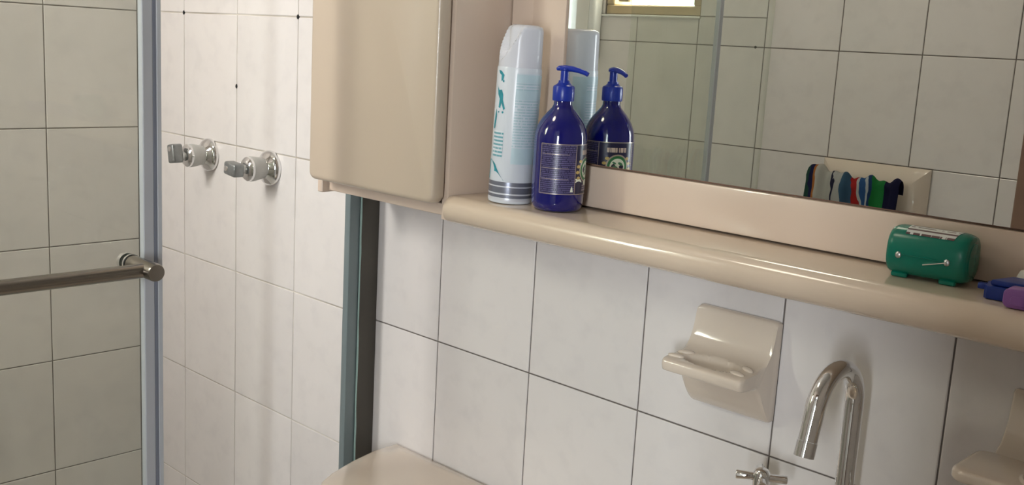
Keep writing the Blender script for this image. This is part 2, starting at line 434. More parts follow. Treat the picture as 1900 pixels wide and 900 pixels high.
# unseen ceiling lamps, added to brighten the hallway and the bathroom
t = thing('hall_fill_lamp', 'round frosted ceiling lamp, unseen, added to light the hallway outside the bathroom door', 'lamp', (1.0, -2.0, CZ))
bm = B(); lathe(bm, [(0.13, -0.03), (0.14, -0.02), (0.14, 0)], mtx=Matrix.Translation((1.0, -2.0, CZ))); link('base', bm, 'white', t)
gl2 = bpy.data.materials.new('bath_fill_glow'); gl2.use_nodes = True
pb = gl2.node_tree.nodes['Principled BSDF']; pb.inputs['Emission Color'].default_value = (1, 0.88, 0.72, 1); pb.inputs['Emission Strength'].default_value = 15
tb = thing('bathroom_fill_lamp', 'round frosted ceiling lamp, unseen, added as fill light above the bathroom floor', 'lamp', (-0.05, -0.75, CZ))  # out of view, added to lift the ambient light
bm = B(); lathe(bm, [(0.15, -0.03), (0.16, -0.02), (0.16, 0)], mtx=Matrix.Translation((-0.05, -0.75, CZ))); link('base', bm, 'white', tb)
bm = B(); lathe(bm, [(0, -0.085), (0.07, -0.08), (0.12, -0.06), (0.148, -0.031)], mtx=Matrix.Translation((-0.05, -0.75, CZ))); link('diffuser', bm, gl2, tb)
gl = bpy.data.materials.new('hall_fill_glow'); gl.use_nodes = True
pb = gl.node_tree.nodes['Principled BSDF']; pb.inputs['Emission Color'].default_value = (1, 0.93, 0.82, 1); pb.inputs['Emission Strength'].default_value = 6
bm = B(); lathe(bm, [(0, -0.075), (0.06, -0.07), (0.10, -0.055), (0.125, -0.031)], mtx=Matrix.Translation((1.0, -2.0, CZ))); link('diffuser', bm, gl, t)

# ------------------------------------------------------------------ wall cabinet
t = thing('wall_cabinet', 'beige lacquered wall cabinet with rounded door beside the mirror', 'cabinet', (0.0, -0.001, 0.2295))
CX0, CX1, CY, CB, CT = -0.1495, 0.1515, -0.131, 0.2305, 0.98
bm = B(); box(bm, CX0, CX0+0.012, CY, -0.001, CB, CT, 0.0012, 1); link('side_panel', bm, 'beige', t)
bm = B(); box(bm, CX1-0.013, CX1, CY, -0.001, CB, CT, 0.0016, 2); link('side_panel', bm, 'beige', t)
bm = B(); box(bm, CX0+0.0121, CX1-0.0131, CY+0.012, -0.001, CB+0.003, CB+0.02, 0.001, 1); link('bottom_panel', bm, 'beige', t)
bm = B(); box(bm, CX0+0.0121, CX1-0.0131, CY, -0.001, CT-0.018, CT, 0.001, 1); link('top_panel', bm, 'beige', t)
bm = B(); box(bm, CX0+0.0121, CX1-0.0131, -0.010, -0.001, CB+0.0201, CT-0.0181); link('back_panel', bm, 'beige', t)
# door: slab with rounded corners and soft edges
bm = B(); prism(bm, rounded_rect(-0.1405, 0.1475, 0.2535, 0.972, 0.013), 'y', -0.1565, CY-0.0012, 0.0075, 4); link('door', bm, 'dimmed_doorbeige', t)

# ------------------------------------------------------------------ shelf
ST = 0.2650; SX0, SX1 = 0.1518, 1.20
prof = [(-0.0012, ST-0.037), (-0.0012, ST)]
for i in range(0, 13):                              # bullnose
    a = math.radians(90+180*i/12); prof.append((-0.1225+0.0185*math.cos(a)*1.0, ST-0.0185+0.0185*math.sin(a)))
bm = B(); prism(bm, prof, 'x', SX0, SX1)
single('shelf', bm, 'shelf', 'long beige bullnose shelf running under the mirror', 'shelf', (0.6, -0.001, ST-0.037))

# ------------------------------------------------------------------ mirror in its beige frame
t = thing('mirror', 'large wall mirror in a beige frame standing on the shelf', 'mirror', (0.65, -0.001, ST+0.001))
MX0, MX1, MZ0, MZ1 = 0.2575, 1.16, 0.3212, 1.05
FX0 = 0.1972; YF = -0.0325
bm = B(); box(bm, FX0, MX1+0.055, YF, -0.001, ST+0.0022, MZ0, 0.0022, 2); link('bottom_rail', bm, 'beige', t)
bm = B(); box(bm, FX0, MX0, YF, -0.001, MZ0+0.0003, MZ1, 0.0022, 2); link('stile', bm, 'beige', t)
bm = B(); box(bm, MX1, MX1+0.055, YF, -0.001, MZ0+0.0003, MZ1, 0.0022, 2); link('stile', bm, 'beige', t)
bm = B(); box(bm, FX0, MX1+0.055, YF, -0.001, MZ1+0.0003, MZ1+0.06, 0.0022, 2); link('top_rail', bm, 'beige', t)
bm = B(); box(bm, MX0+0.0005, MX1-0.0005, -0.026, -0.001, MZ0+0.0005, MZ1-0.0005); link('backing', bm, 'brown', t)
bm = B(); box(bm, MX0+0.0032, MX1-0.0028, -0.030, -0.0262, MZ0+0.0026, MZ1-0.0026); link('mirror_glass', bm, 'mirror', t, 0)
bm = B(); box(bm, CX1+0.0008, FX0-0.0012, -0.026, -0.001, ST+0.0022, MZ1+0.06, 0.001, 1)
link('filler_strip', bm, 'beige', t)

# ------------------------------------------------------------------ shower enclosure
t = thing('shower_wall_profile', 'dark upright wall profile of the shower under the cabinet edge', 'profile', (-0.165, 0, FZ))
bm = B(); box(bm, -0.177, -0.1552, -0.0375, -0.0005, FZ, 1.02, 0.0008, 1); link('channel', bm, 'bronze', t)
bm = B(); box(bm, -0.172, -0.1575, -0.060, -0.0380, FZ, 1.02, 0.002, 2); link('seal_strip', bm, 'sealgrey', t)
bm = B()
pts = []
z = FZ
while z < 1.02:
    pts.append((-0.1556, -0.0385+random.uniform(-1, 1)*0.0004, z)); z += 0.03
tube(bm, pts, [0.0013+random.uniform(0, 1)*0.0005 for _ in pts], 8); link('bead', bm, 'sealteal', t)

GX0, GX1 = -0.159, -0.151
DY0, DY1 = -1.02, -0.412
t = thing('sliding_shower_door', 'clear glass sliding shower door with steel towel bar, half open', 'shower door', (-0.155, -0.7, FZ))
bm = B(); box(bm, GX0, GX1, DY0, DY1, FZ+0.045, 1.00); link('pane', bm, 'glass', t, 0)
# edge gasket: three fins
sl = []
bm = B(); box(bm, -0.1625, -0.1495, -0.4185, -0.4035, FZ+0.045, 1.00, 0.001, 1); sl.append(link('edge_seal', bm, 'plastic_mid', t))
bm = B(); box(bm, -0.1600, -0.1500, -0.4034, -0.3985, FZ+0.045, 1.00, 0.0006, 1); link('seal_fin', bm, 'plastic_dark', sl[0])
bm = B(); box(bm, -0.1610, -0.1490, -0.3984, -0.3915, FZ+0.045, 1.00, 0.001, 1); link('seal_fin', bm, 'plastic_clear', sl[0])
bm = B(); box(bm, -0.1612, -0.1488, DY0-0.006, DY0+0.008, FZ+0.045, 1.00, 0.001, 1); link('edge_seal', bm, 'plastic_clear', t)
bar = None
BX, BZ = -0.0995, 0.1495
bm = B(); tube(bm, [(BX, -0.447, BZ), (BX, -0.7, BZ), (BX, -0.975, BZ)], 0.0098, 24); bar = link('towel_bar', bm, 'steel', t)
for y in (-0.438, -0.972):
    bm = B(); lathe(bm, [(0.0, 0), (0.0122, 0), (0.0122, 0.064), (0.0112, 0.0665), (0, 0.0668)], 32, axis_mtx((GX1+0.0078, y, BZ), (1, 0, 0))); pst = link('bar_post', bm, 'steel', t)
    bm = B(); lathe(bm, [(0, 0), (0.0128, 0), (0.0128, 0.003), (0, 0.003)], 32, axis_mtx((GX1+0.0045, y, BZ), (1, 0, 0))); link('gasket', bm, 'rubber', pst)
    bm = B(); lathe(bm, [(0, 0), (0.0124, 0), (0.0124, 0.0042), (0, 0.0042)], 32, axis_mtx((GX1+0.0002, y, BZ), (1, 0, 0))); link('washer', bm, 'chrome', pst)
    bm = B(); lathe(bm, [(0, 0), (0.0124, 0), (0.0124, 0.008), (0, 0.008)], 32, axis_mtx((GX0-0.0002, y, BZ), (-1, 0, 0))); link('washer', bm, 'chrome', pst)

bm = B(); prism(bm, rounded_rect(WL+0.002, -0.20, WF+0.002, WB-0.002, 0.03), 'z', FZ, FZ+0.05, 0.006, 2)
single('bounce_shower_tray', bm, 'white', 'white shower tray added unseen inside the glass enclosure to bounce light', 'shower tray', (-0.6, -0.65, FZ))  # unseen, added in white to bounce light up the lower shower wall
t = thing('fixed_shower_panel', 'fixed clear glass panel behind the sliding shower door', 'glass panel', (-0.184, -1.0, FZ))
bm = B(); box(bm, -0.188, -0.180, WF+0.0012, -0.74, FZ+0.04, 1.00); link('pane', bm, 'glass', t, 0)
bm = B(); box(bm, -0.196, -0.148, WF+0.001, -0.0605, 1.0005, 1.045, 0.002, 1); link('header_rail', bm, 'dullchrome', t)
bm = B(); box(bm, -0.196, -0.148, WF+0.0135, -0.0605, FZ, FZ+0.039, 0.002, 1); link('bottom_track', bm, 'dullchrome', t)

# ------------------------------------------------------------------ shower taps
M['lever'] = mat('worn_lever', (0.26, 0.27, 0.27), 0.38, 0.7, var=0.25, scale=120)
M['sleeve'] = mat('matt_sleeve', (0.52, 0.52, 0.50), 0.5, 0.2, var=0.12, scale=90)
def shower_tap(x, z, turn, label):
    t = thing('shower_tap', label, 'tap', (x, 0, z), 'chrome shower taps')
    A = lambda y: axis_mtx((x, -y, z), (0, -1, 0))
    bm = B(); lathe(bm, [(0, 0.0), (0.0330, 0.0), (0.0335, 0.004), (0.032, 0.008), (0.027, 0.013), (0.021, 0.017), (0.0195, 0.019), (0, 0.019)], 40, A(0.0003)); link('rosette', bm, 'chrome', t)
    bm = B(); lathe(bm, [(0, 0.0), (0.0190, 0.0), (0.0200, 0.006), (0.0225, 0.018), (0.0232, 0.026), (0.0228, 0.0285), (0, 0.0285)], 40, A(0.0190)); link('sleeve', bm, 'sleeve', t)
    bm = B(); lathe(bm, [(0, 0.0), (0.0226, 0.0), (0.0220, 0.004), (0.0175, 0.0085), (0.011, 0.0105), (0, 0.0105)], 40, A(0.0476)); link('collar', bm, 'chrome', t)
    bm = B(); lathe(bm, [(0, 0.0), (0.0085, 0.0), (0.0085, 0.007), (0, 0.007)], 24, A(0.0580)); link('spindle', bm, 'dullchrome', t)
    bm = B(); R = Matrix.Translation((x, -0.0755, z)) @ Matrix.Rotation(turn, 4, 'Y') 
    box(bm, -0.0235, 0.0135, -0.011, 0.011, -0.0120, 0.0120, 0.004, 3, R); lv = link('lever', bm, 'lever', t)
    bm = B(); lathe(bm, [(0, 0), (0.0055, 0), (0.005, 0.0015), (0, 0.002)], 20, axis_mtx(R @ Vector((-0.014, -0.0108, 0)), (0, -1, 0))); link('stud', bm, 'chrome', lv)
    return t
shower_tap(-0.697, 0.2222, math.radians(80), 'chrome shower tap on tiles, lever turned end-on, nearer the corner')
shower_tap(-0.479, 0.2218, math.radians(6), 'chrome shower tap on tiles, lever lying level, farther from the corner')

# ------------------------------------------------------------------ ceramic soap dish
SD = (0.488, 0.601)
t = thing('soap_dish', 'cream ceramic soap dish on tiles with curved back and oval hollow', 'soap dish', (0.5445, 0, 0.043))
up_p = [(-0.0005, 0.168), (-0.006, 0.1685), (-0.0105, 0.166), (-0.0125, 0.158), (-0.0145, 0.147), (-0.018, 0.136), (-0.0235, 0.126), (-0.031, 0.1195), (-0.040, 0.1165), (-0.048, 0.1150), (-0.056, 0.1140), (-0.064, 0.1130), (-0.072, 0.1122), (-0.077, 0.1115), (-0.0812, 0.1092), (-0.0825, 0.1055), (-0.0815, 0.0990), (-0.0785, 0.0960), (-0.070, 0.0952), (-0.055, 0.0945), (-0.046, 0.0920), (-0.039, 0.084), (-0.031, 0.072), (-0.022, 0.058), (-0.012, 0.046), (-0.006, 0.0432), (-0.0005, 0.043)]
def refine(pl, k=3):
    out = []
    for i in range(len(pl)-1):
        p0, p1, p2, p3 = pl[max(i-1, 0)], pl[i], pl[i+1], pl[min(i+2, len(pl)-1)]
        for q in range(k):
            t_ = q/k
            out.append(tuple(0.5*(2*p1[d]+(p2[d]-p0[d])*t_+(2*p0[d]-5*p1[d]+4*p2[d]-p3[d])*t_*t_+(3*p1[d]-p0[d]-3*p2[d]+p3[d])*t_**3) for d in (0, 1)))
    return out+[pl[-1]]
up_p = refine(up_p)
bm = B(); nx = 48; g = []
for i in range(nx+1):
    s = i/nx; e = min(s, 1-s)*(SD[1]-SD[0]); x = SD[0]+s*(SD[1]-SD[0])
    inset = 0.0035*max(0, 1-e/0.0045)**2
    row = []
    for y, z in up_p:
        cy, cz = -0.035, 0.106
        L = math.hypot(y-cy, z-cz); f = max(0, 1-inset/L) if L > 0.01 else 1
        yy, zz = cy+(y-cy)*f, cz+(z-cz)*f
        if y > -0.002: yy = y
        if -0.079 < y < -0.028 and z > 0.108:
            q = ((x-0.5445)/0.037)**2+((y+0.0575)/0.0155)**2
            if q < 1: zz -= 0.0080*(1-q)**0.32
        if y < -0.04 and z > 0.094: pass
        row.append(bm.verts.new((x, yy, zz)))
    g.append(row)
for a, b in zip(g, g[1:]):
    for j in range(len(up_p)-1): bm.faces.new((a[j], b[j], b[j+1], a[j+1]))
bm.faces.new(g[0]); bm.faces.new(list(reversed(g[-1])))
link('dish', bm, 'ceramic', t, 50)
for dx, dy, rz in ((-0.043, -0.048, 0.5), (-0.046, -0.065, 0.2), (0.043, -0.048, -0.5), (0.040, -0.066, -0.2)):
    bm = B(); ellipsoid(bm, (0.5445+dx, dy, 0.1140+0.12*(dy+0.056)), 0.0110, 0.0046, 0.0032, Matrix.Rotation(rz, 4, 'Z')); link('drain_ridge', bm, 'ceramic', t)

# ------------------------------------------------------------------ ceramic tumbler holder
t = thing('tumbler_holder', 'cream ceramic tumbler holder on tiles right of the faucet', 'holder', (0.94, 0, 0.05))
pp = [(-0.0005, 0.160), (-0.006, 0.1605), (-0.0095, 0.157), (-0.011, 0.145), (-0.014, 0.130), (-0.020, 0.116), (-0.029, 0.106), (-0.042, 0.1005), (-0.060, 0.0985), (-0.060, 0.092), (-0.035, 0.090), (-0.018, 0.078), (-0.008, 0.055), (-0.0005, 0.050)]
bm = B(); prism(bm, pp, 'x', 0.866, 1.02, 0.003, 3); link('back_plate', bm, 'ceramic', t)
bm = B(); prism(bm, rounded_rect(0.853, 1.033, -0.124, -0.045, 0.014), 'z', 0.0905, 0.1030, 0.004, 3); tr = link('tray', bm, 'ceramic', t)
bm = B(); lathe(bm, [(0, 0), (0.036, 0), (0.040, 0.006), (0.040, 0.03), (0, 0.03)], 32, Matrix.Translation((0.943, -0.084, 0.061))); link('cup_support', bm, 'ceramic', t)
bm = B(); cc = (0.943, -0.084)
lathe(bm, [(0.030, 0.1030), (0.034, 0.1048), (0.037, 0.1030)], 32, Matrix.Translation((cc[0], cc[1], 0))); link('rim', bm, 'ceramic', tr)

# ------------------------------------------------------------------ basin and faucet
DZ = -0.112
t = thing('washbasin', 'cream ceramic washbasin against the tiles below the soap dish', 'washbasin', (0.76, -0.001, FZ))
bm = B(); n = 40
def basin_outline(s, inset):
    out = []
    for i in range(n):
        a = 2*PI*i/n; c, s_ = math.cos(a), math.sin(a)
        px = math.copysign(abs(c)**0.55, c)*(0.24-inset); py = math.copysign(abs(s_)**0.55, s_)*(0.20-inset)
        out.append((0.76+px, -0.203+py))
    return out
def bowl_outline(f):
    return [(0.76+0.19*f*math.cos(2*PI*i/n), -0.235+0.135*f*math.sin(2*PI*i/n)) for i in range(n)]
rings = [(basin_outline(0, 0.03), DZ-0.16), (basin_outline(0, 0.0), DZ-0.012), (basin_outline(0, 0.004), DZ-0.002), (basin_outline(0, 0.012), DZ), (bowl_outline(1.0), DZ-0.001), (bowl_outline(0.93), DZ-0.02), (bowl_outline(0.75), DZ-0.09), (bowl_outline(0.4), DZ-0.12), (bowl_outline(0.1), DZ-0.125)]
V = [[bm.verts.new((x, y, z)) for x, y in o] for o, z in rings]
for a, b in zip(V, V[1:]):
    for i in range(n): bm.faces.new((a[i], a[(i+1) % n], b[(i+1) % n], b[i]))
bm.faces.new(list(reversed(V[0]))); bm.faces.new(V[-1]); link('bowl', bm, 'ceramic', t)
bm = B(); lathe(bm, [(0.11, FZ), (0.10, FZ+0.02), (0.075, FZ+0.2), (0.075, -0.40), (0.10, DZ-0.161)], 32, Matrix.Translation((0.76, -0.19, 0))); link('pedestal', bm, 'ceramic', t)

t = thing('faucet', 'tall chrome gooseneck faucet with cross handles in front of the tiles', 'faucet', (0.735, -0.08, DZ))
RX, RY, RZ, AR = 0.7345, -0.080, 0.124, 0.0438
pts = [(RX, RY, DZ+0.001), (RX, RY, 0.0), (RX, RY, 0.06), (RX, RY, 0.10)]
for i in range(0, 23):
    a = math.radians(168*i/22); pts.append((RX, RY-AR+AR*math.cos(a), RZ+AR*math.sin(a)))
e = Vector(pts[-1]); d = (e-Vector(pts[-2])).normalized()
pts += [e+d*0.012, e+d*0.030]
bm = B(); tube(bm, pts, 0.0099, 28); sp_ = link('spout', bm, 'chrome', t, 50)
bm = B(); tube(bm, [e+d*0.0305, e+d*0.046], 0.0103, 28); link('aerator', bm, 'chrome', sp_)
bm = B(); lathe(bm, [(0, 0), (0.026, 0), (0.026, 0.004), (0.018, 0.009), (0.013, 0.02), (0.0101, 0.03)], 32, Matrix.Translation((RX, RY, DZ+0.0005))); link('base_flange', bm, 'chrome', t)
for hx in (0.637, 0.833):
    HZ = 0.0085
    bm = B(); lathe(bm, [(0, 0), (0.024, 0), (0.024, 0.004), (0.016, 0.010), (0.012, 0.03), (0.011, HZ-0.016-DZ), (0, HZ-0.016-DZ)], 32, Matrix.Translation((hx, -0.08, DZ+0.0005))); hv = link('valve', bm, 'chrome', t)
    bm = B(); lathe(bm, [(0, -0.016), (0.0095, -0.016), (0.0098, -0.004), (0.0098, 0.004), (0.0075, 0.008), (0.003, 0.0102), (0, 0.0105)], 28, Matrix.Translation((hx, -0.08, HZ)))
    hh = link('cross_handle', bm, 'chrome', t)
    for q in range(4):
        a = math.radians(33+90*q); dv = Vector((math.cos(a), math.sin(a), 0)); o_ = Vector((hx, -0.08, HZ-0.001))
        bm = B(); tube(bm, [o_+dv*0.007, o_+dv*0.012, o_+dv*0.0275, o_+dv*0.0285], [0.0048, 0.0045, 0.0052, 0.0046], 18); link('arm', bm, 'chrome', hh)

# ------------------------------------------------------------------ toilet
t = thing('toilet', 'cream ceramic toilet whose cistern lid stands against the tiles', 'toilet', (0.13, -0.001, FZ))
half = [(-0.092, -0.003), (-0.0905, -0.05), (-0.0775, -0.105), (-0.0585, -0.16), (-0.041, -0.192), (-0.02, -0.211), (0.01, -0.222), (0.06, -0.228)]
outl = half + [(0.26-x, y) for x, y in reversed(half)]
LT = -0.1975
def shrink(o, f):
    return [(0.13+(x-0.13)*f, -0.112+(y+0.112)*f) for x, y in o]
bm = B(); V = []
for f, z in ((0.94, LT-0.040), (0.985, LT-0.038), (1.0, LT-0.030), (1.0, LT-0.010), (0.988, LT-0.003), (0.955, LT), (0.80, LT+0.001), (0.3, LT+0.0015)):
    V.append([bm.verts.new((x, min(y, -0.002), z)) for x, y in shrink(outl, f)])
for a, b in zip(V, V[1:]):
    for i in range(len(outl)): bm.faces.new((a[i], a[(i+1) % len(outl)], b[(i+1) % len(outl)], b[i]))
bm.faces.new(list(reversed(V[0]))); bm.faces.new(V[-1]); link('cistern_lid', bm, 'ceramic', t, 45)
bm = B(); V = []
for f, z in ((0.80, LT-0.37), (0.84, LT-0.35), (0.93, LT-0.041)):
    V.append([bm.verts.new((x, min(y, -0.002), z)) for x, y in shrink(outl, f)])
for a, b in zip(V, V[1:]):
    for i in range(len(outl)): bm.faces.new((a[i], a[(i+1) % len(outl)], b[(i+1) % len(outl)], b[i]))
bm.faces.new(list(reversed(V[0]))); bm.faces.new(V[-1]); link('cistern', bm, 'ceramic', t, 45)
bm = B(); V = []
for f, z, yo in ((0.62, FZ, -0.36), (0.58, FZ+0.05, -0.36), (0.62, FZ+0.2, -0.40), (0.97, FZ+0.36, -0.44), (1.0, FZ+0.385, -0.44), (0.78, FZ+0.385, -0.44), (0.6, FZ+0.28, -0.44)):
    V.append([bm.verts.new((0.13+0.19*f*math.cos(2*PI*i/36), yo+0.245*f*math.sin(2*PI*i/36), z)) for i in range(36)])
for a, b in zip(V, V[1:]):
    for i in range(36): bm.faces.new((a[i], a[(i+1) % 36], b[(i+1) % 36], b[i]))
bm.faces.new(list(reversed(V[0]))); bm.faces.new(V[-1]); link('bowl', bm, 'ceramic', t, 45)
bm = B(); lathe(bm, [(0, 0), (0.96, 0), (1.0, 0.006), (1.0, 0.018), (0.96, 0.024), (0, 0.028)], 36, Matrix.Translation((0.13, -0.44, FZ+0.387)) @ Matrix.Diagonal((0.192, 0.242, 1, 1))); link('seat_cover', bm, 'ceramic', t, 45)

# ------------------------------------------------------------------ blue pump bottle
M['blue'] = mat('cobalt_bottle', (0.002, 0.003, 0.12), 0.06, var=0.1, coat=0.8)
M['bluecap'] = mat('blue_pump', (0.008, 0.028, 0.30), 0.3, var=0.05)
M['gilt'] = mat('gilt_line', (0.42, 0.35, 0.30), 0.3, 0.5, var=0.2, scale=90)
M['navy'] = mat('navy_label', (0.012, 0.010, 0.045), 0.3, var=0.1)
M['backprint'] = print_mat('back_label_print', (0.012, 0.010, 0.055), (0.115, 0.10, 0.23), 26, 34, 0.55)
M['frontprint'] = print_mat('front_label_print', (0.012, 0.010, 0.045), (0.55, 0.42, 0.36), 1, 16, 1.0, seed=3.3)
M['green_print'] = mat('green_ring', (0.02, 0.16, 0.05), 0.35)
M['cream_print'] = mat('cream_disc', (0.75, 0.78, 0.66), 0.35, var=0.1, scale=120)
M['ochre_print'] = mat('ochre_print', (0.50, 0.36, 0.12), 0.35, var=0.3, scale=150)
M['olive_print'] = mat('leaf_print', (0.06, 0.20, 0.10), 0.35)
BC = (0.3034, -0.0795); BZ0 = ST
t = thing('pump_bottle', 'cobalt blue pump soap bottle with gilt-edged label on the shelf', 'bottle', (BC[0], BC[1], BZ0))
T = Matrix.Translation((BC[0], BC[1], BZ0))
bm = B(); lathe(bm, [(0, 0.0012), (0.024, 0.0012), (0.026, 0.0003), (0.0295, 0.0018), (0.0325, 0.006), (0.0337, 0.013), (0.0340, 0.03), (0.0340, 0.090), (0.0335, 0.0975), (0.0318, 0.105), (0.0288, 0.112), (0.0248, 0.1185), (0.0205, 0.124), (0.0165, 0.1285), (0.0135, 0.132), (0.0120, 0.1355), (0.0117, 0.142), (0, 0.142)], 56, T)
body = link('body', bm, 'blue', t, 60)
bm = B(); lathe(bm, [(0, 0.1405), (0.0136, 0.1405), (0.0140, 0.142), (0.0140, 0.1575), (0.0130, 0.1595), (0.0098, 0.1610), (0.0075, 0.1635), (0.0072, 0.166), (0, 0.166)], 40, T); colr = link('collar', bm, 'bluecap', t)
bm = B(); lathe(bm, [(0, 0.1655), (0.0053, 0.1655), (0.0053, 0.1785), (0.0068, 0.1795), (0.0070, 0.1815), (0.0055, 0.183), (0, 0.1835)], 28, T); link('stem', bm, 'bluecap', t)
ag = math.radians(20); dv = Vector((math.cos(ag), math.sin(ag), 0)); o_ = Vector((BC[0], BC[1], BZ0))
bm = B(); tube(bm, [o_+dv*s+Vector((0, 0, z)) for s, z in ((-0.011, 0.1800), (-0.008, 0.1812), (0, 0.1815), (0.010, 0.1812), (0.020, 0.1795), (0.028, 0.1770), (0.0315, 0.1752))], [0.002, 0.0032, 0.0040, 0.0036, 0.0032, 0.0030, 0.0028], 16); link('nozzle', bm, 'bluecap', t)
R1 = 0.03425; zl0, zl1 = BZ0+0.0245, BZ0+0.0875
for a0, a1 in ((-91, -11), (73, 153)):
    bm = B(); cyl_patch(bm, BC, R1, a0, a1, zl0, zl1); lb = link('back_label', bm, 'backprint', t, 60)
    bm = B()
    for q in (0.30, 0.52, 0.80): cyl_patch(bm, BC, R1+0.0002, a0+3, a1-16, zl0+q*(zl1-zl0)-0.0004, zl0+q*(zl1-zl0)+0.0003, nz=1)
    link('rule_line', bm, 'gilt', lb)
    bm = B(); cyl_shape(bm, BC, R1+0.0002, a1-7, zl0+0.006, [(-0.0022, -0.003), (0.0022, -0.003), (0.0012, 0.002), (0, 0.0045), (-0.0012, 0.002)]); link('drop_mark', bm, 'cream_print', lb)
bm = B(); cyl_patch(bm, BC, R1, -11, 73, zl0, zl1); fl = link('front_label', bm, 'navy', t, 60)
bm = B(); cyl_patch(bm, BC, R1+0.0002, 8, 54, zl1-0.013, zl1-0.007, nz=1); link('title_print', bm, 'frontprint', fl, 60)
ac, zc = 28, BZ0+0.0555
R2 = R1+0.00025
bm = B(); cyl_ring(bm, BC, R2, ac, zc, 0.0145, 0.0165); link('emblem_ring', bm, 'gilt', fl)
bm = B(); cyl_ring(bm, BC, R2, ac, zc, 0.0110, 0.0145); link('emblem_band', bm, 'green_print', fl)
bm = B(); cyl_shape(bm, BC, R2, ac, zc, [(0.011*math.cos(2*PI*i/24), 0.011*math.sin(2*PI*i/24)) for i in range(24)]); link('emblem_disc', bm, 'cream_print', fl)
for px, pz, s in ((-0.004, 0.004, 0.004), (0.003, -0.001, 0.0045), (-0.003, -0.005, 0.0035), (0.005, 0.005, 0.003)):
    bm = B(); cyl_shape(bm, BC, R2+0.0002, ac, zc, [(px+s*math.cos(2*PI*i/10)*0.9, pz+s*0.5*math.sin(2*PI*i/10)+0.3*s*math.cos(2*PI*i/10)) for i in range(10)]); link('emblem_leaf', bm, 'olive_print', fl)
for s in (-1, 1):
    bm = B(); cyl_shape(bm, BC, R2, ac, zc, [(s*0.0165, -0.011), (s*0.023, -0.011), (s*0.0215, -0.0135), (s*0.023, -0.016), (s*0.010, -0.016), (s*0.0125, -0.0125)]); link('ribbon', bm, 'cream_print', fl)
    for q in range(4):
        aa = math.radians(-25+q*22); cx_, cz_ = s*0.0195*math.cos(aa), 0.0195*math.sin(aa)-0.002
        bm = B(); cyl_shape(bm, BC, R2, ac, zc, [(cx_+0.0032*math.cos(2*PI*i/8), cz_+0.0022*math.sin(2*PI*i/8)) for i in range(8)]); link('laurel_leaf', bm, 'ochre_print', fl)
bm = B(); cyl_shape(bm, BC, R2+0.0001, ac, zc-0.0165, [(0.0055*math.cos(2*PI*i/14), 0.0042*math.sin(2*PI*i/14)) for i in range(14)]); link('emblem_seal', bm, 'cream_print', fl)
bm = B(); cyl_patch(bm, BC, R2, 12, 44, zl0+0.004, zl0+0.013, nz=1); link('small_print', bm, print_mat('small_front_print', (0.012, 0.010, 0.045), (0.30, 0.24, 0.30), 3, 12, 0.6, seed=9), fl, 60)
for z in (zl0, zl1):
    bm = B(); cyl_patch(bm, BC, R2+0.0002, -91, 153, z-0.0005, z+0.0005, 40, 1); link('label_border', bm, 'gilt', fl)
for a in (-91, -11, 73, 153):
    bm = B(); cyl_patch(bm, BC, R2+0.0002, a-0.8, a+0.8, zl0, zl1, 1, 2); link('label_border', bm, 'gilt', fl)

# ------------------------------------------------------------------ spray can
M['canwhite'] = mat('can_white', (0.66, 0.70, 0.76), 0.25, var=0.03)
M['cantext'] = print_mat('can_text', (0.60, 0.67, 0.74), (0.40, 0.56, 0.62), 30, 20, 0.5, seed=5)
M['canpale'] = mat('can_pale_blue', (0.50, 0.64, 0.70), 0.3, var=0.08, scale=60)
M['cansteel'] = mat('can_band_grey', (0.20, 0.21, 0.26), 0.3, 0.4, var=0.1)
M['canlight'] = mat('can_band_light', (0.62, 0.64, 0.70), 0.3, 0.2)
M['teal'] = mat('teal_print', (0.03, 0.27, 0.33), 0.35, var=0.4, scale=140)
M['cap'] = mat('cloudy_cap', (0.72, 0.73, 0.80), 0.2, var=0.03, trans=0.15, ior=1.3)
SC = (0.2285, -0.0902)
t = thing('spray_can', 'tall white and teal aerosol can with cloudy cap on the shelf', 'spray can', (SC[0], SC[1], ST))
T0 = Matrix.Translation((SC[0], SC[1], ST))
bm = B(); lathe(bm, [(0, 0.0030), (0.024, 0.0022), (0.0262, 0.0006), (0.0285, 0.0012), (0.0293, 0.003), (0.0293, 0.176), (0.0288, 0.1785), (0, 0.1785)], 48, T0); link('body', bm, 'canwhite', t, 60)
# printed wrap; azimuth towards the camera is about -46 deg
bm = B(); lathe(bm, [(0.02935, 0.0055), (0.0294, 0.0060), (0.0294, 0.0290), (0.02935, 0.0295)], 48, T0)
bd = link('base_band', bm, 'cansteel', t, 60)
for z0, z1 in ((0.0045, 0.0085), (0.0125, 0.0145), (0.0225, 0.0242)):
    bm = B(); lathe(bm, [(0.0295, z0), (0.02955, z0+0.0003), (0.02955, z1-0.0003), (0.0295, z1)], 48, T0); link('band_line', bm, 'canlight', bd, 60)
bm = B(); cyl_patch(bm, SC, 0.02955, -52, 20, ST+0.062, ST+0.172, 14); link('text_panel', bm, 'cantext', t, 60)
for a0, a1, z0, z1 in ((-52, 20, 0.160, 0.170), (-52, 20, 0.138, 0.150), (-52, 15, 0.054, 0.075), (20, 60, 0.05, 0.17)):
    bm = B(); cyl_patch(bm, SC, 0.0297, a0, a1, ST+z0, ST+z1, 10); link('pale_block', bm, 'canpale', t, 60)
def splash(ac, zc, pts):
    bm = B(); cyl_shape(bm, SC, 0.0297, ac, ST+zc, pts); link('teal_mark', bm, 'teal', t)
splash(-86, 0.0405, [(-0.020, -0.009), (0.010, -0.009), (0.007, -0.006), (0.003, -0.001), (-0.002, 0.006), (-0.006, 0.012), (-0.012, 0.015), (-0.020, 0.017)])
